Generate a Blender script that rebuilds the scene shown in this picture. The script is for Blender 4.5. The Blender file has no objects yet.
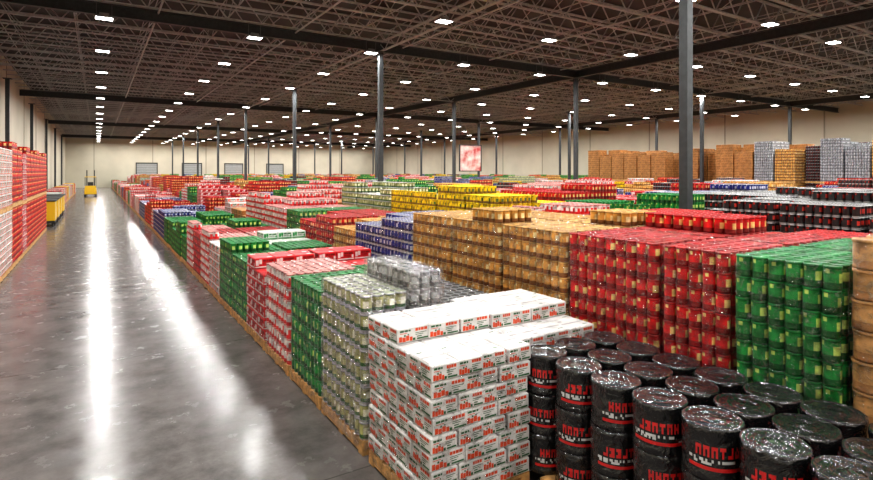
import bpy, math, random
import numpy as np
random.seed(7); np.random.seed(7)
scene=bpy.context.scene
try:
    scene.view_settings.view_transform='Standard'
    scene.view_settings.look='Medium High Contrast'
except Exception: pass

# ------------------------------------------------------------ materials
def mat(name,col,rough=.5,metal=0,var=0,vscale=8,bump=0,bscale=20,coat=0,col2=None,emit=None,spec=.5,bdist=.02,detail=3,crough=.12):
    m=bpy.data.materials.new(name); m.use_nodes=True
    nt=m.node_tree; b=nt.nodes['Principled BSDF']
    b.inputs['Base Color'].default_value=(*col,1)
    b.inputs['Roughness'].default_value=rough
    b.inputs['Metallic'].default_value=metal
    b.inputs['Coat Weight'].default_value=coat
    b.inputs['Coat Roughness'].default_value=crough
    b.inputs['Specular IOR Level'].default_value=spec
    if emit:
        b.inputs['Emission Color'].default_value=(*emit[0],1); b.inputs['Emission Strength'].default_value=emit[1]
    if var or bump:
        tc=nt.nodes.new('ShaderNodeTexCoord')
    if var:
        n=nt.nodes.new('ShaderNodeTexNoise'); n.inputs['Scale'].default_value=vscale; n.inputs['Detail'].default_value=4
        nt.links.new(tc.outputs['Object'],n.inputs['Vector'])
        r=nt.nodes.new('ShaderNodeValToRGB')
        r.color_ramp.elements[0].position=.35; r.color_ramp.elements[1].position=.65
        c2=col2 or tuple(min(1,c*(1+var)) for c in col)
        c1=tuple(c*(1-var) for c in col) if not col2 else col
        r.color_ramp.elements[0].color=(*c1,1); r.color_ramp.elements[1].color=(*c2,1)
        nt.links.new(n.outputs['Fac'],r.inputs['Fac']); nt.links.new(r.outputs['Color'],b.inputs['Base Color'])
    if bump:
        n2=nt.nodes.new('ShaderNodeTexNoise'); n2.inputs['Scale'].default_value=bscale; n2.inputs['Detail'].default_value=detail
        n2.inputs['Distortion'].default_value=1.2
        nt.links.new(tc.outputs['Object'],n2.inputs['Vector'])
        bp=nt.nodes.new('ShaderNodeBump'); bp.inputs['Strength'].default_value=bump; bp.inputs['Distance'].default_value=bdist
        nt.links.new(n2.outputs['Fac'],bp.inputs['Height']); nt.links.new(bp.outputs['Normal'],b.inputs['Normal'])
        if coat: nt.links.new(bp.outputs['Normal'],b.inputs['Coat Normal'])
    return m

WOOD=mat('pallet_wood',(.5,.28,.1),.7,var=.35,vscale=12)
STEEL=mat('tin_rim',(.4,.4,.4),.35,metal=.7)
def film_mat(name,lo,hi,fmin,fmax):
    m=bpy.data.materials.new(name); m.use_nodes=True; nt=m.node_tree
    nt.nodes.remove(nt.nodes['Principled BSDF']); out=nt.nodes['Material Output']
    tr=nt.nodes.new('ShaderNodeBsdfTransparent'); gl=nt.nodes.new('ShaderNodeBsdfGlossy'); gl.inputs['Roughness'].default_value=.1
    tc=nt.nodes.new('ShaderNodeTexCoord'); mp=nt.nodes.new('ShaderNodeMapping'); mp.inputs['Scale'].default_value=(1,1,1.6)
    nt.links.new(tc.outputs['Object'],mp.inputs['Vector'])
    n=nt.nodes.new('ShaderNodeTexNoise'); n.inputs['Scale'].default_value=9; n.inputs['Detail'].default_value=6; n.inputs['Distortion'].default_value=3
    nt.links.new(mp.outputs[0],n.inputs['Vector'])
    bp=nt.nodes.new('ShaderNodeBump'); bp.inputs['Strength'].default_value=1; bp.inputs['Distance'].default_value=.06
    nt.links.new(n.outputs['Fac'],bp.inputs['Height']); nt.links.new(bp.outputs['Normal'],gl.inputs['Normal'])
    r=nt.nodes.new('ShaderNodeMapRange'); r.inputs[1].default_value=lo; r.inputs[2].default_value=hi; r.inputs[3].default_value=fmin; r.inputs[4].default_value=fmax
    nt.links.new(n.outputs['Fac'],r.inputs[0])
    mx=nt.nodes.new('ShaderNodeMixShader'); nt.links.new(r.outputs[0],mx.inputs[0]); nt.links.new(tr.outputs[0],mx.inputs[1]); nt.links.new(gl.outputs[0],mx.inputs[2])
    nt.links.new(mx.outputs[0],out.inputs['Surface']); return m
FILM=film_mat('stretch_film',.5,.66,.015,.45)
FILMH=film_mat('heavy_stretch_film',.4,.65,.08,.6)

# ------------------------------------------------------------ fast mesh builder
class T:
    def __init__(s): s.v=[];s.L=[];s.S=[];s.M=[];s.sm=[]
    def poly(s,idx,m,sm=0): s.L+=idx; s.S.append(len(idx)); s.M.append(m); s.sm.append(sm)
    def box(s,x0,x1,y0,y1,z0,z1,m):
        b=len(s.v)
        s.v+=[(x0,y0,z0),(x1,y0,z0),(x1,y1,z0),(x0,y1,z0),(x0,y0,z1),(x1,y0,z1),(x1,y1,z1),(x0,y1,z1)]
        for f in ((0,3,2,1),(4,5,6,7),(0,1,5,4),(1,2,6,5),(2,3,7,6),(3,0,4,7)): s.poly([b+i for i in f],m)
        return s
    def quad(s,a,b,c,d,m):
        k=len(s.v); s.v+=[a,b,c,d]; s.poly([k,k+1,k+2,k+3],m)
    def rings(s,prof,seg,matf,cap=True,c=(0,0)):
        b=len(s.v)
        for r,z in prof:
            for i in range(seg):
                a=2*math.pi*i/seg; s.v.append((c[0]+r*math.cos(a),c[1]+r*math.sin(a),z))
        for k in range(len(prof)-1):
            for i in range(seg):
                j=(i+1)%seg
                s.poly([b+k*seg+i,b+k*seg+j,b+(k+1)*seg+j,b+(k+1)*seg+i],matf(k,i),1)
        if cap:
            k=len(prof)-1
            s.poly([b+k*seg+i for i in range(seg)],matf(k,0))
    def tube(s,p,q,r,m,seg=4):
        p=np.array(p,float);q=np.array(q,float);d=q-p;d/=np.linalg.norm(d)
        u=np.cross(d,(0,0,1) if abs(d[2])<.9 else (1,0,0));u/=np.linalg.norm(u);w=np.cross(d,u)
        b=len(s.v)
        for e in (p,q):
            for i in range(seg):
                a=2*math.pi*(i+.5)/seg; s.v.append(tuple(e+r*(math.cos(a)*u+math.sin(a)*w)))
        for i in range(seg):
            j=(i+1)%seg; s.poly([b+i,b+j,b+seg+j,b+seg+i],m)
        s.poly([b+i for i in range(seg)][::-1],m); s.poly([b+seg+i for i in range(seg)],m)
    def arr(s): return (np.array(s.v,float),np.array(s.L),np.array(s.S),np.array(s.M),np.array(s.sm))

class Geo:
    def __init__(s): s.V=[];s.L=[];s.S=[];s.M=[];s.sm=[];s.n=0
    def add(s,t,P=((0,0,0),),ang=None,jit=None):
        V,L,S,M,sm=t.arr() if isinstance(t,T) else t
        P=np.array(P,float); k=len(P)
        if k==0: return
        a=np.zeros(k) if ang is None else np.array(ang,float)
        c,sn=np.cos(a)[:,None],np.sin(a)[:,None]
        X=V[:,0][None]*c-V[:,1][None]*sn+P[:,0:1]
        Y=V[:,0][None]*sn+V[:,1][None]*c+P[:,1:2]
        Z=V[:,2][None]+P[:,2:3]
        s.V.append(np.stack([X,Y,Z],-1).reshape(-1,3))
        s.L.append((L[None]+ (np.arange(k)*len(V))[:,None]+s.n).reshape(-1))
        s.S.append(np.tile(S,k)); s.M.append(np.tile(M,k)); s.sm.append(np.tile(sm,k))
        s.n+=k*len(V)
    def mesh(s,name,mats):
        V=np.concatenate(s.V);L=np.concatenate(s.L);S=np.concatenate(s.S);M=np.concatenate(s.M);sm=np.concatenate(s.sm)
        me=bpy.data.meshes.new(name)
        me.vertices.add(len(V)); me.vertices.foreach_set('co',V.ravel())
        me.loops.add(len(L)); me.loops.foreach_set('vertex_index',L.astype(np.int32))
        me.polygons.add(len(S)); st=np.concatenate([[0],np.cumsum(S)[:-1]])
        me.polygons.foreach_set('loop_start',st.astype(np.int32))
        me.polygons.foreach_set('material_index',M.astype(np.int32))
        me.polygons.foreach_set('use_smooth',sm.astype(bool))
        for m in mats: me.materials.append(m)
        me.update(calc_edges=True); me.validate()
        return me
def obj(name,me,loc=(0,0,0),parent=None,rz=0):
    o=bpy.data.objects.new(name,me); o.location=loc; o.rotation_euler[2]=rz
    scene.collection.objects.link(o)
    if parent: o.parent=parent
    return o
def tobj(name,t,mats,loc=(0,0,0),parent=None,rz=0):
    g=Geo(); g.add(t); return obj(name,g.mesh(name,mats),loc,parent,rz)

def film(t,wx,wy,z0,z1,m,top=True):
    """loose stretch film skirt, wavy, plus top sheet"""
    e=.006; nu=10; nz=max(4,int((z1-z0)/.12)); c=.03
    x,y=wx/2+e,wy/2+e
    path=[]
    for i in range(nu): path.append((-x+c+(2*x-2*c)*i/nu,-y))
    for i in range(nu): path.append((x,-y+c+(2*y-2*c)*i/nu))
    for i in range(nu): path.append((x-c-(2*x-2*c)*i/nu,y))
    for i in range(nu): path.append((-x,y-c-(2*y-2*c)*i/nu))
    b=len(t.v); n=len(path)
    for k in range(nz+1):
        for (px,py) in path:
            w=random.uniform(0,.006); sx=1+w/abs(x)
            t.v.append((px*sx,py*sx,z0+(z1-z0)*k/nz))
    for k in range(nz):
        for i in range(n):
            j=(i+1)%n; t.poly([b+k*n+i,b+k*n+j,b+(k+1)*n+j,b+(k+1)*n+i],m,1)
    if top:
        b=len(t.v); k=12
        for i in range(k+1):
            for j in range(k+1): t.v.append((-x+2*x*i/k,-y+2*y*j/k,z1+random.uniform(0,.006)))
        for i in range(k):
            for j in range(k):
                a=b+i*(k+1)+j; t.poly([a,a+k+1,a+k+2,a+1],m,1)

# ------------------------------------------------------------ pallet
PH=.14
def pallet(t,wx,wy,m):
    for i in range(3):
        x=-wx/2+i*(wx-.09)/2; t.box(x,x+.09,-wy/2,wy/2,.022,.118,m)
    for i in range(3):
        y=-wy/2+i*(wy-.1)/2; t.box(-wx/2,wx/2,y,y+.1,0,.022,m)
    n=7
    for i in range(n):
        y=-wy/2+i*(wy-.1)/(n-1); t.box(-wx/2,wx/2,y,y+.1,.118,PH,m)

# ------------------------------------------------------------ tins
def lab(name,c,lid=False): return mat(name,c,.5 if lid else .36,var=.45,vscale=9,coat=0 if lid else .25,bump=.2,bscale=30,spec=.25 if lid else .45)
PAL={ # label, band (mostly darkened to paint shade between tiers), logo, lid
 'green_can':((.01,.2,.035),(.003,.07,.012),(.45,.58,.14),(.01,.15,.03)),
 'red_can':((.54,.008,.01),(.2,.003,.004),(.8,.5,.18),(.34,.015,.015)),
 'white_red_can':((.66,.6,.57),(.56,.008,.008),(.56,.008,.008),(.46,.2,.18)),
 'gold_can':((.52,.25,.05),(.18,.06,.01),(.75,.56,.28),(.46,.26,.08)),
 'black_can':((.014,.014,.016),(.01,.01,.01),(.4,.03,.02),(.05,.05,.05)),
 'blue_can':((.006,.018,.2),(.004,.006,.07),(.5,.5,.6),(.02,.03,.16)),
 'yellow_can':((.75,.48,.005),(.2,.1,.01),(.08,.12,.02),(.75,.5,.01)),
 'olive_can':((.34,.34,.13),(.03,.1,.02),(.78,.72,.5),(.3,.33,.2)),
 'silver_can':((.25,.26,.28),(.07,.07,.09),(.55,.57,.6),(.4,.4,.4)),
 'brown_tub':((.45,.24,.09),(.3,.14,.05),(.55,.35,.17),(.36,.19,.07)),
}
CANM={k:[WOOD,STEEL]+[lab(k+'_'+n,c,n=='lid') for n,c in zip(('label','band','logo','lid'),v)]+[FILMH if k=='olive_can' else FILM] for k,v in PAL.items()}
CR=.0605; CH=.172
def can_template(seg=12,r=CR,h=CH,metal_rim=False):
    t=T()
    prof=[(r*.9,0),(r*.97,.05*h),(r*.94,.1*h),(r*.94,.3*h),(r*.94,.68*h),(r*.94,.86*h),(r*.99,.89*h),(r*.99,.975*h),(r*.88,h*.975),(r*.86,h*.94)]
    def mf(k,i):
        if k in(0,1): return 1 if metal_rim else 3
        if k in (6,7): return 1 if metal_rim else 5
        if k==2: return 3
        if k==3: return 4 if (i%(seg//2)) in (1,2) else 2
        if k==4: return 4 if (i%(seg//2))==4 else 2
        if k==5: return 3
        return 5
    t.rings(prof,seg,mf); return t.arr()
CAN=can_template(); CANR=can_template(metal_rim=True); BTUB=can_template(20,.121,.21)
METR=('silver_can','olive_can','blue_can','black_can')
def can_stack(kind,layers,nx=8,ny=9,v=0,wrap=False):
    p,ch,tmpl=.1235,CH,(CANR if kind in METR else CAN)
    if kind=='brown_tub': p,ch,tmpl=.247,.21,BTUB; nx//=2; ny//=2; layers=round(layers*CH/.21)
    g=Geo(); t=T(); wx=nx*p; wy=ny*p; pallet(t,wx,wy,0)
    if wrap: film(t,wx,wy,.05,PH+(layers-v)*ch+.003,6,top=(v==0))
    g.add(t)
    P=[];A=[]; cut=(random.randint(1,nx-2),random.randint(2,ny-3)) if v else None; side=random.random()<.5
    for l in range(layers):
        dx,dy=(random.uniform(-.005,.005) for _ in range(2))
        for i in range(nx):
            for j in range(ny):
                full = l>=layers-1-v
                if not full and 0<i<nx-1 and 0<j<ny-1: continue
                if v and l==layers-1 and ((i<cut[0]) == side or j>cut[1]+2): continue
                P.append((-wx/2+(i+.5)*p+dx+random.uniform(-.003,.003),-wy/2+(j+.5)*p+dy+random.uniform(-.003,.003),PH+l*ch))
                A.append(random.uniform(0,.9)+random.choice([0,math.pi]))
    g.add(tmpl,P,A)
    return g.mesh('pallet_of_%ss'%kind,CANM[kind]), PH+layers*ch

# ------------------------------------------------------------ cartons
def cm(name,c,r=.6): return mat(name,c,r,var=.22,vscale=5,coat=.08,bump=.14,bscale=14,spec=.3)
BOXC={ # body, band, print, tape
 'white_case':((.6,.585,.57),(.6,.07,.02),(.03,.11,.04),(.36,.35,.34)),
 'red_case':((.46,.006,.01),(.62,.58,.55),(.16,.005,.005),(.25,.005,.01)),
 'brown_case':((.42,.2,.065),(.26,.11,.03),(.1,.05,.02),(.5,.3,.13)),
 'green_case':((.5,.52,.48),(.01,.2,.04),(.01,.1,.02),(.05,.28,.08)),
}
BOXM={k:[WOOD]+[cm(k+'_'+n,c) for n,c in zip(('card','band','print','tape'),v)]+[FILM] for k,v in BOXC.items()}
def carton(a,b,h,style=0):
    t=T();x,y=a/2-.003,b/2-.003;e=.0012;c=.012
    prof=[(x-c,y-c,0),(x,y,c),(x,y,h-c-.002),(x-c,y-c,h-.002)]
    for (px,py,z) in prof: t.v+=[(-px,-py,z),(px,-py,z),(px,py,z),(-px,py,z)]
    for k in range(3):
        for i in range(4):
            j=(i+1)%4; t.poly([k*4+i,k*4+j,k*4+4+j,k*4+4+i],1)
    t.poly([12,13,14,15],1); t.poly([3,2,1,0],1)
    z=h-.002+e
    t.quad((-x+c,-.016,z),(x-c,-.016,z),(x-c,.016,z),(-x+c,.016,z),4)
    if style==0: t.quad((-x*.8,y*.35,z),(-x*.3,y*.35,z),(-x*.3,y*.7,z),(-x*.8,y*.7,z),2)
    else:
        t.quad((-x*.75,y*.5,z),(-x*.45,y*.5,z),(-x*.45,y*.68,z),(-x*.75,y*.68,z),4); t.quad((x*.3,-y*.7,z),(x*.7,-y*.7,z),(x*.7,-y*.6,z),(x*.3,-y*.6,z),3)
    def side(f,w):
        def q(u0,u1,v0,v1,m): t.quad(f(u0*w,v0*h),f(u1*w,v0*h),f(u1*w,v1*h),f(u0*w,v1*h),m)
        if style==0:
            q(-.95,.95,.08,.2,2)
            q(-.9,-.62,.3,.8,2); q(-.58,-.3,.42,.86,2); q(-.5,-.34,.28,.38,3)
            q(-.2,.12,.62,.8,3); q(.16,.3,.62,.8,3); q(.34,.84,.62,.8,3)
            q(-.2,.5,.46,.53,3); q(-.2,.7,.34,.39,3); q(.7,.9,.26,.55,2)
        else:
            q(-.9,-.72,.12,.44,2); q(-.7,-.5,.1,.38,2); q(-.48,-.28,.14,.46,2); q(-.6,-.5,.42,.54,3); q(-.38,-.3,.48,.56,3)
            q(-.25,-.08,.1,.36,2); q(-.06,.1,.1,.26,3)
            q(-.85,-.6,.7,.82,3); q(-.56,-.36,.7,.82,3); q(-.32,-.2,.7,.82,3); q(-.85,-.4,.6,.64,2)
            q(.1,.26,.66,.84,2); q(.29,.42,.66,.84,2); q(.45,.62,.66,.84,2); q(.65,.84,.66,.84,2)
            q(.1,.8,.52,.56,3); q(.1,.6,.42,.46,3); q(.2,.92,.12,.22,3); q(.2,.5,.28,.34,3)
    side(lambda u,v:(u,-y-e,v),x); side(lambda u,v:(-u,y+e,v),x)
    side(lambda u,v:(x+e,u,v),y); side(lambda u,v:(-x-e,-u,v),y)
    return t.arr()
def box_stack(kind,height,h=.168,wx=.99,wy=1.1,n=(3,4),wrap=False,v=0,style=0,jit=.006):
    layers=max(1,round((height-PH)/h)); g=Geo();t=T();pallet(t,wx,wy,0)
    if wrap: film(t,wx,wy,.05,PH+(layers-v)*h+.003,5,top=(v==0))
    g.add(t)
    ca=carton(wx/n[0],wy/n[1],h,style); cb=carton(wx/n[1],wy/n[0],h,style)
    for l in range(layers):
        nx,ny=(n if l%2==0 else n[::-1]); P=[];A=[]
        for i in range(nx):
            for j in range(ny):
                if l<layers-1-v and 0<i<nx-1 and 0<j<ny-1: continue
                if v and l==layers-1 and j<ny-2: continue
                P.append((-wx/2+(i+.5)*wx/nx+random.uniform(-jit,jit),-wy/2+(j+.5)*wy/ny+random.uniform(-jit,jit),PH+l*h)); A.append(random.uniform(-.03,.03)+random.choice([0,math.pi]))
        g.add(ca if l%2==0 else cb,P,A)
    return g.mesh('pallet_of_%ss'%kind,BOXM[kind]), PH+layers*h

cache={}
def stack(kind,layers,nx=8,ny=9,v=0,wrap=False):
    key=(kind,layers,nx,ny,v,wrap)
    if key not in cache:
        if kind in CANM: cache[key]=can_stack(kind,layers,nx,ny,v,wrap)
        else: cache[key]=box_stack(kind,PH+layers*CH,wx=nx*.1235,wy=ny*.1235,n=(3,4) if ny>6 else (3,2),wrap=wrap,v=v)
    return cache[key]

# ------------------------------------------------------------ layout
COLX=[10.4,22.4,34.4,46.4]; COLY=[-6,6.7,21.0,33.,46.,58.,71.,84.,97.]
COLS=[(x,y) for x in COLX for y in COLY]
def near_col(x,y): return any(abs(x-a)<.72 and abs(y-b)<.78 for a,b in COLS)
def place(kind,layers,x0,y0,nx=8,ny=9,z=0,v=0):
    me,h=stack(kind,layers,nx,ny,v,True)
    o=obj('pallet_of_%ss'%kind,me,(x0+nx*.1235/2,y0+ny*.1235/2,z)); return h

def near_white(x0,y0,layers,v,n=(3,4),h=.15):
    me,_=box_stack('white_case',PH+layers*h,h=h,n=n,wrap=True,v=v,style=1,jit=.012)
    obj('pallet_of_white_cases',me,(x0+.5,y0+.555,0))
near_white(2.13,3.45,9,1,n=(3,4),h=.137); near_white(3.2,3.69,8,1)
place('olive_can',8,2.13,4.68,4,9)
seqA=['green_can','white_red_can','red_case','green_can','green_can','white_case','white_red_can','red_can','white_red_can']
layA=[7,7,7,6,7,6,7,6,7]
seqB=['black_can','black_can','green_can','red_case','red_case','green_can','green_case','white_red_can','red_can','green_can']
layB=[6,6,6,7,6,6,7,6,6,7]
for i,k in enumerate(seqA): place(k,layA[i],2.13,3.45+1.2*(i+2),v=1 if i in(2,4,6,8) else 0)
for i,k in enumerate(seqB): place(k,layB[i],3.2,3.45+1.2*(i+1)+(.18 if i==0 else .12 if i==1 else .03),v=1 if i in(3,6,9) else 0)
y=1.68
row2=[('green_can',6),('red_can',5),('red_can',9),('gold_can',9),('gold_can',9),('gold_can',9),('blue_can',9),('blue_can',9),('gold_can',9),('red_can',9),('red_can',9),('green_can',9),('white_red_can',9)]
for n_,(k,ny) in enumerate(row2):
    L=11 if k not in('blue_can',) else 10
    if y>10: L=9
    place(k,L+(1 if n_ in (4,) else 0),4.4,y,8,ny,v=1 if n_ in (4,7,8,10) else 0); place(k,L+(1 if n_ in(3,2) else 0),5.47,y,8,ny,v=1 if n_ in(2,3) else 0); y+=ny*.1235+.05
place('brown_tub',12,4.42,.66,8,8); place('brown_tub',12,5.5,.66,8,8); place('black_can',10,4.42,-.7)
row2_end=y

types=['red_can']*7+['white_red_can']*4+['green_can']*5+['white_case']*2+['red_case']*4+['black_can']*2+['blue_can']*2+['gold_can']*3+['brown_case']*2+['silver_can','yellow_can','yellow_can','green_case','olive_can']
field={}
def put(kind,layers,x,y,z=0,v=0):
    me,h=stack(kind,layers,v=v); field.setdefault((kind,layers,v),[]).append((x,y,z)); return h
rows=[2.63,3.7,4.9,5.97]; x=6.95
while x<53:
    rows+=[x+.5,x+1.57]; x+=2.5
for ri in range(0,len(rows),2):
    pair=rows[ri:ri+2]
    yy={0:3.45+1.2*11,1:row2_end+.05}.get(ri//2, max(-4,.336*pair[0]-6))
    while yy<106:
        kind=random.choice(types); run=random.choice([1,1,2,2,3]); L=random.choice([8,9,10,11,12]) if ri>1 else random.choice([5,6,6,7])
        tall=False
        px=pair[0]
        if 6.8<px<9.3 and yy<8.:
            kind='red_can' if yy<5 else random.choice(['red_can','white_red_can']); L=10 if yy<4 else 11;run=1
        elif 6.8<px<9.3 and 8.<=yy<12.: kind='yellow_can';L=12;run=1
        elif 9.3<px<11.6 and yy<5.5: kind='black_can'; L=12; run=1
        elif 9.3<px<11.6 and 5.5<yy<8.5: kind='green_can';L=12;run=1
        elif 9.3<px<12 and 8.5<yy<13: kind='red_can';L=12;run=1
        elif 11.8<px<17 and yy<8: kind=random.choice(['black_can','black_can','blue_can','red_can']); L=12; run=1
        elif 33<px<40 and yy<31: kind='brown_case' if yy>17 else random.choice(['black_can','silver_can','brown_case','gold_can']); L=11; tall=True; run=1
        elif px>26 and yy<20: kind=random.choice(['black_can','silver_can','brown_case','blue_can','red_can','brown_case']); L+=1
        if ri==0:
            kind=random.choice(['white_red_can','red_can','red_case','red_can','white_case','green_can','white_red_can','green_can','blue_can'])
        for _ in range(run):
            for xx in pair:
                cy=yy+.55
                if near_col(xx,cy): continue
                if random.random()<.03: continue
                l=L+random.choice([0,0,1,-1]) if not tall else L
                v=1 if random.random()<.4 and not tall else 0
                h=put(kind,l,xx+random.uniform(-.02,.02),cy+random.uniform(-.02,.02),v=v)
                if tall and random.random()<.95: put(kind,random.choice([11,12,13,14]),xx,cy,h)
            yy+=1.2
        if random.random()<.06: yy+=1.3
for i in range(17):
    yy=10.5+1.2*i+.55
    for xx in (-2.47,-3.54):
        kind=['red_can','red_case','white_red_can','red_can'][i%4]
        if i in(5,6): kind='white_case'
        if i>9: kind='red_can'
        h=put(kind,9,xx,yy); put(kind,9+(i%3==1),xx,yy,h)
for i in range(30):
    yy=48+1.2*i
    k=random.choice(['white_case','yellow_can','red_can','green_case','white_red_can'])
    put(k,random.choice([6,7]),-2.8,yy)
root=bpy.data.objects.new('warehouse_pallet_stock',None); scene.collection.objects.link(root)
for (kind,l,v),P in field.items():
    me,h=stack(kind,l,v=v)
    pm=bpy.data.meshes.new('%s_stock_points'%kind); pm.from_pydata(P,[],[])
    p=obj('%s_pallet_rows'%kind,pm,parent=root); p.instance_type='VERTS'
    obj('stacked_pallet',me,parent=p)

# ------------------------------------------------------------ black tubs in the foreground
def crinkle(name,c,rough,bs=1,sc=11):
    return mat(name,c,rough,bump=bs,bscale=sc,coat=1.0,bdist=.03,detail=4,crough=.06)
TUBM=[crinkle('tub_black_wrapped',(.008,.008,.009),.25),crinkle('tub_red_print',(.6,.01,.01),.3,.5),crinkle('tub_white_print',(.6,.6,.6),.3,.5),crinkle('tub_lid_wrapped',(.009,.009,.01),.2,1,10),WOOD,FILM]
def tub(seed,R=.184,h=.33):
    rnd=random.Random(seed); t=T(); seg=96; q=h/.365
    prof=[(R*.95,0),(R*.985,.012),(R*.985,.05),(R*.97,.056),(R*.97,.075),(R*.97,.1),(R*.97,.112),(R*.97,.13),(R*.97,.15),(R*.97,.165),(R*.97,.19),(R*.97,.215),(R*.97,.24),(R*.985,.31),(R,.32),(R,.345),(R*.975,.362),(R*.9,.366),(R*.84,.355),(R*.8,.355),(R*.76,.362),(R*.7,.355),(R*.66,.362),(R*.6,.355),(R*.56,.361),(R*.5,.352),(R*.3,.350),(R*.28,.355),(R*.1,.355)]
    prof=[(a,b*q) for a,b in prof]
    # block letters 3 cells wide, drawn on rows 9..11
    glyph=[((1,1,1),(1,0,1),(1,0,1)),((1,0,0),(1,0,0),(1,1,1)),((1,1,1),(0,1,0),(0,1,0)),((1,0,1),(1,1,1),(1,0,1)),((1,1,1),(1,1,0),(1,1,1)),((0,1,0),(1,0,1),(1,1,1))]
    word=[rnd.choice(glyph) for _ in range(6)]
    l2=[rnd.random()<.7 for _ in range(seg)]
    def mf(k,i):
        ii=i%48
        if 4<=ii<40:
            if k==4: return 1
            if 9<=k<=11 and 8<=ii<32:
                L,c=divmod(ii-8,4)
                if c<3 and word[L][11-k][2-c]: return 1
            if k==7 and l2[i] and ii<28: return 2
            if k==6 and l2[-i] and 4<ii<18: return 2
            if k==5 and 30<ii<38: return 2
        return 3 if k>=13 else 0
    t.rings(prof,seg,mf)
    return t.arr()
TV=[tub(s) for s in range(4)]
g=Geo()
for py in (-.25,.95,2.2):
    t=T(); pallet(t,1.12,1.12,4); g.add(t.arr(),[(3.70,py+.58,0)])
for l in range(3):
    for i in range(3):
        for j in range(10):
            g.add(TV[(i+j+l)%4],[(3.325+i*.377+random.uniform(-.006,.006),3.47-j*.377+random.uniform(-.004,.004),PH+l*.332)],[random.uniform(2.2,3.4)])
obj('stack_of_black_tubs',g.mesh('stack_of_black_tubs',TUBM))

# clear-wrapped tower of tins beside the olive jars
WR=mat('clear_wrap_over_tins',(.25,.25,.25),.25,bump=1,bscale=10,coat=1,var=.6,vscale=9,detail=4,crough=.06,bdist=.03)
WR2=mat('clear_wrap_over_lids',(.16,.16,.16),.25,bump=1,bscale=10,coat=1,var=.6,vscale=9,detail=4,crough=.06,bdist=.03)
g=Geo(); t=T(); pallet(t,.40,1.12,0); film(t,.40,1.12,.1,PH+9*CH+.01,6); g.add(t)
P=[((i-1)*.1235,(j-4)*.1235,PH+l*CH) for i in range(3) for j in range(9) for l in range(9)]
g.add(CAN,P)
me=g.mesh('pallet_of_wrapped_tins',[WOOD,STEEL,WR,WR2,STEEL,WR,FILMH]); obj('pallet_of_wrapped_tins',me,(2.855,5.24,0))

# ------------------------------------------------------------ shell
def floor_mat():
    m=bpy.data.materials.new('polished_concrete'); m.use_nodes=True; nt=m.node_tree; b=nt.nodes['Principled BSDF']
    tc=nt.nodes.new('ShaderNodeTexCoord')
    n=nt.nodes.new('ShaderNodeTexNoise'); n.inputs['Scale'].default_value=1.6; n.inputs['Detail'].default_value=12; n.inputs['Roughness'].default_value=.75
    nt.links.new(tc.outputs['Object'],n.inputs['Vector'])
    r=nt.nodes.new('ShaderNodeValToRGB'); r.color_ramp.elements[0].position=.35; r.color_ramp.elements[1].position=.68
    r.color_ramp.elements[0].color=(.08,.073,.07,1); r.color_ramp.elements[1].color=(.185,.168,.16,1)
    nt.links.new(n.outputs['Fac'],r.inputs['Fac'])
    br=nt.nodes.new('ShaderNodeTexBrick'); br.offset=0; br.inputs['Scale'].default_value=1; br.inputs['Brick Width'].default_value=4.5; br.inputs['Row Height'].default_value=4.5; br.inputs['Mortar Size'].default_value=.01
    br.inputs['Color1'].default_value=(1,1,1,1);br.inputs['Color2'].default_value=(1,1,1,1);br.inputs['Mortar'].default_value=(.5,.5,.5,1)
    mp=nt.nodes.new('ShaderNodeMapping'); mp.inputs['Location'].default_value=(1.9,0,0)
    nt.links.new(tc.outputs['Object'],mp.inputs['Vector']); nt.links.new(mp.outputs[0],br.inputs['Vector'])
    mx=nt.nodes.new('ShaderNodeMix'); mx.data_type='RGBA'; mx.blend_type='MULTIPLY'; mx.inputs[0].default_value=1
    nt.links.new(r.outputs['Color'],mx.inputs[6]); nt.links.new(br.outputs['Color'],mx.inputs[7]); nt.links.new(mx.outputs[2],b.inputs['Base Color'])
    r2=nt.nodes.new('ShaderNodeMapRange'); r2.inputs[1].default_value=.3; r2.inputs[2].default_value=.7; r2.inputs[3].default_value=.1; r2.inputs[4].default_value=.32
    n3=nt.nodes.new('ShaderNodeTexNoise'); n3.inputs['Scale'].default_value=3; n3.inputs['Detail'].default_value=10; n3.inputs['Roughness'].default_value=.65
    nt.links.new(tc.outputs['Object'],n3.inputs['Vector']); nt.links.new(n3.outputs['Fac'],r2.inputs[0]); nt.links.new(r2.outputs[0],b.inputs['Roughness'])
    b.inputs['Specular IOR Level'].default_value=.15
    return m
XL,XR,YN,YF,ZC=-4.5,55.,-9.,110.,9.3
tobj('floor',T().box(XL,XR,YN,YF,-.2,0,0),[floor_mat()])
DECK=mat('roof_deck',(.05,.053,.053),.8,var=.3,vscale=.4)
tobj('ceiling',T().box(XL,XR,YN,YF,ZC,ZC+.2,0),[DECK])
WALL=mat('cream_wall_paint',(.52,.48,.38),.7,var=.08,vscale=.3)
WALL2=mat('wall_panel_joint',(.28,.25,.2),.7)
def wall(name,x0,x1,y0,y1,axis):
    t=T().box(x0,x1,y0,y1,0,ZC,0)
    tobj(name,t,[WALL,WALL2])
wall('wall_left',XL-.2,XL,YN,YF,0); wall('wall_right',XR,XR+.2,YN,YF,0); wall('wall_far',XL,XR,YF,YF+.2,1); wall('wall_near',XL,XR,YN-.2,YN,1)
t=T()
for k in range(13): y=YN+4+k*9; t.box(XR-.03,XR-.005,y,y+.12,0,ZC,0); t.box(XL+.005,XL+.03,y,y+.1,0,ZC,0)
for k in range(7): x=XL+4+k*9; t.box(x,x+.12,YF-.03,YF-.005,0,ZC,0)
tobj('trim_1',t,[WALL2])
DM=[mat('dock_door',(.3,.31,.3),.5,var=.1),mat('door_frame',(.03,.03,.03),.5)]
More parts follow.
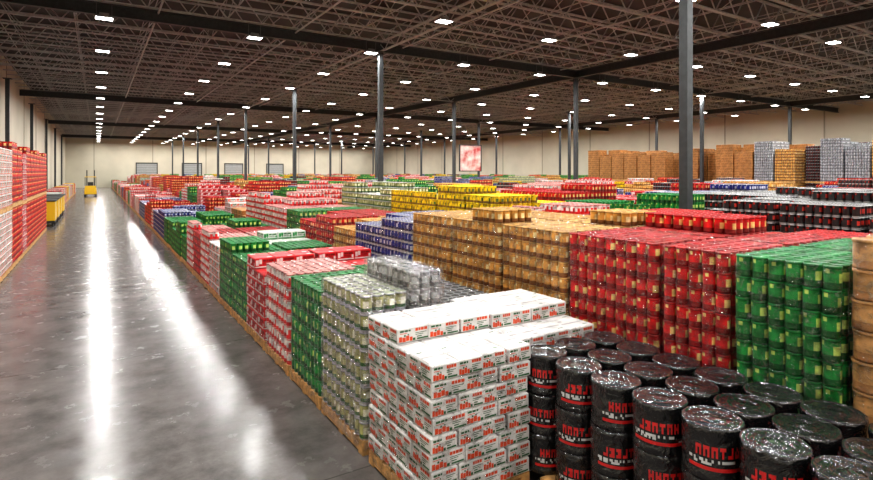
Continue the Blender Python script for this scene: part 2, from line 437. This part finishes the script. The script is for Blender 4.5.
for i,x in enumerate((6.,13.5,21.,29.)):
    t=T().box(x,x+3.2,YF-.08,YF-.03,0,4.2,0)
    for k in range(9): t.box(x,x+3.2,YF-.1,YF-.08,.44*k+.4,.44*k+.43,1)
    t.box(x-.15,x,YF-.14,YF-.03,0,4.4,1).box(x+3.2,x+3.35,YF-.14,YF-.03,0,4.4,1).box(x,x+3.2,YF-.14,YF-.03,4.2,4.4,1)
    tobj('door_%d'%(i+1),t,DM)

# ------------------------------------------------------------ structural steel
ST=mat('dark_grey_steel',(.045,.05,.053),.5,metal=.3,var=.15)
JO=mat('joist_primer',(.37,.39,.4),.6,var=.15)
GZ=7.9
def column_mesh(w):
    t=T()
    t.box(-w,w,-w,-w+.025,0,GZ,0).box(-w,w,w-.025,w,0,GZ,0).box(-.015,.015,-w+.025,w-.025,0,GZ,0)
    t.box(-.2,.2,-.2,.2,0,.03,0); t.box(-.2,.2,-.2,.2,GZ-.03,GZ,0)
    t.box(-w,-w+.02,-w+.025,w-.025,0,GZ,0).box(w-.02,w,-w+.025,w-.025,0,GZ,0)
    g=Geo(); g.add(t); return g.mesh('steel_column',[ST])
cme=column_mesh(.095)
for c in COLS: obj('steel_column',cme,(c[0],c[1],0))
for yy in (-6,11,24.5,37.9,51,65,78,92): obj('steel_column',cme,(XL+.3,yy,0))
t=T(); D=.4
def ibeam(t,a,b,axis,c):
    if axis=='y':
        t.box(c-.1,c+.1,a,b,GZ,GZ+.03,0).box(c-.1,c+.1,a,b,GZ+D-.03,GZ+D,0).box(c-.02,c+.02,a,b,GZ+.03,GZ+D-.03,0)
    else:
        t.box(a,b,c-.1,c+.1,GZ,GZ+.03,0).box(a,b,c-.1,c+.1,GZ+D-.03,GZ+D,0).box(a,b,c-.02,c+.02,GZ+.03,GZ+D-.03,0)
ibeam(t,YN+.05,YF-.05,'y',22.4); ibeam(t,YN+.05,YF-.05,'y',46.4)
for y in (21.,46.,71.,97.): ibeam(t,XL+.05,XR-.05,'x',y)
tobj('roof_girders',t,[ST])

def truss(t,L0,L1,z0,z1,rc,rw,step,axis='x',c=0):
    f=(lambda u,z:(u,c,z)) if axis=='x' else (lambda u,z:(c,u,z))
    for o in(-.035,.035):
        h=(lambda u,z:(u,c+o,z)) if axis=='x' else (lambda u,z:(c+o,u,z))
        t.tube(h(L0,z0),h(L1,z0),rc,0); t.tube(h(L0,z1),h(L1,z1),rc,0)
    u=L0;s=0
    while u+step<L1:
        t.tube(f(u,z1 if s%2==0 else z0),f(u+step,z0 if s%2==0 else z1),rw,0); u+=step; s+=1
z0,z1=GZ+D+.06,ZC-.08
g=Geo()
jt=T(); truss(jt,XL+.1,XR-.1,z0,z1,.036,.026,.65)
g.add(jt,[(0,yy,0) for yy in np.arange(YN+1,YF-1,1.7)])
t=T()
for x in (10.4,34.4): truss(t,YN+.1,YF-.1,GZ+.03,GZ+D+.02,.035,.022,.5,'y',x)
for y in (6.7,33.,58.,84.): truss(t,XL+.1,XR-.1,GZ+.03,GZ+D+.02,.035,.022,.5,'x',y)
for x in np.arange(XL+1.4,XR-.5,2.4):
    t.tube((x,YN+.1,z0+.03),(x,YF-.1,z0+.03),.02,0); t.tube((x,YN+.1,z1-.04),(x,YF-.1,z1-.04),.02,0)
yv=np.arange(YN+1,YF-3,1.7)
for x in np.arange(XL+3.8,XR-1,4.8):
    for a in yv: t.tube((x,a,z0),(x,a+1.7,z1),.015,0); t.tube((x,a,z1),(x,a+1.7,z0),.015,0)
for x in np.arange(1.8,XR-1,4.85): t.tube((x,YN+.1,z0-.14),(x,YF-.1,z0-.14),.035,0,8)
g.add(t)
obj('bar_joists',g.mesh('bar_joists',[JO]))

# ------------------------------------------------------------ lamps
LH=7.75
HM=[mat('lamp_housing',(.25,.25,.26),.4,metal=.5),mat('lamp_lens',(.9,.9,.9),.3,emit=((1,.99,.96),14))]
lt=T(); lt.box(-.27,.27,-.2,.2,.03,.1,0).box(-.14,.14,-.1,.1,.1,.2,0); lt.box(-.24,.24,-.17,.17,.022,.03,1)
for sx in(-.22,.22): lt.tube((sx,0,.1),(sx,0,z0-LH),.006,0)
P=[(x,y,LH) for x in np.arange(.2,XR-2,4.85) for y in np.arange(-7.6,YF-3,5.7)]  # grid runs on unseen behind the camera, rows added there for fill light
g=Geo(); g.add(lt,P); lamps=obj('high_bay_lamps',g.mesh('high_bay_lamps',HM))
ld=bpy.data.lights.new('lamp_light','AREA'); ld.shape='RECTANGLE'; ld.size=.48; ld.size_y=.34; ld.energy=225; ld.color=(1,.985,.96)
for p in P: obj('lamp_light',ld,p,parent=lamps)

# ------------------------------------------------------------ yellow carts, forklift, banner
YEL=mat('yellow_paint',(.75,.45,.01),.4,coat=.3); BLK=mat('black_rubber',(.02,.02,.02),.6)
def lathe_wheel(t,c,r,w,m):
    t.tube((c[0]-w/2,c[1],c[2]),(c[0]+w/2,c[1],c[2]),r,m,14)
for k,yy in enumerate((33.2,35.6,38.2,41)):
    t=T(); t.box(-.55,.55,-.8,.8,.2,.3,1); t.box(-.55,.55,-.8,-.75,.3,1.25,0).box(-.55,.55,.75,.8,.3,1.25,0).box(-.55,-.5,-.75,.75,.3,1.25,0).box(.5,.55,-.75,.75,.3,1.25,0)
    t.box(-.6,.6,-.85,.85,1.25,1.3,1)
    for sx in(-.45,.45):
        for sy in(-.65,.65): lathe_wheel(t,(sx,sy,.1),.1,.06,1)
    tobj('yellow_bin_cart',t,[YEL,BLK],(-2.3,yy,0))
t=T()
t.box(-.55,.55,-.9,.9,.3,.9,0).box(-.5,.5,-.9,-.3,.9,1.2,0).box(-.25,.25,-.2,.2,.9,1.1,1).box(-.25,.25,-.28,-.2,1.1,1.6,1)
for sx in(-.5,.5):
    for sy in(-.55,.75): t.tube((sx,sy,.9 if sy>0 else 1.2),(sx,sy*.8,2.15),.035,1)
t.box(-.52,.52,-.5,.62,2.13,2.2,0)
for sx in(-.35,.35): t.box(sx-.05,sx+.05,.95,1.07,.1,2.9,1); t.box(sx-.06,sx+.06,1.1,2.1,.1,.14,1)
t.box(-.45,.45,1.07,1.12,.2,.6,1)
for sx in(-.5,.5):
    lathe_wheel(t,(sx,.6,.3),.3,.2,1); lathe_wheel(t,(sx,-.6,.24),.24,.18,1)
tobj('forklift',t,[YEL,BLK],(-.6,70,0),rz=0)
BM=[mat('banner_frame',(.02,.02,.02),.5),mat('banner_print',(.7,.66,.62),.5,var=1,vscale=1.6,col2=(.45,.05,.05))]
t=T(); t.box(-.95,.95,-.02,.02,0,1.9,1)
t.box(-1.03,-.95,-.04,.04,-.06,1.96,0).box(.95,1.03,-.04,.04,-.06,1.96,0).box(-.95,.95,-.04,.04,-.06,.0,0).box(-.95,.95,-.04,.04,1.9,1.96,0)
for sx in(-.9,.9): t.tube((sx,0,1.96),(sx,0,GZ+.02-2.8),.01,0)
tobj('hanging_banner',t,BM,(23.9,33.0,2.8),rz=math.radians(0))

# ------------------------------------------------------------ world + camera
w=bpy.data.worlds.new('world'); scene.world=w; w.use_nodes=True
w.node_tree.nodes['Background'].inputs[0].default_value=(.6,.62,.65,1); w.node_tree.nodes['Background'].inputs[1].default_value=.3
cd=bpy.data.cameras.new('camera'); cam=bpy.data.objects.new('camera',cd); scene.collection.objects.link(cam)
cam.location=(0,0,2.7); cam.rotation_euler=(math.pi/2,0,-math.radians(32.3))
cd.sensor_width=36; cd.lens=36*537/873; cd.shift_y=-68/873; cd.clip_end=400; cd.clip_start=.05
scene.camera=cam
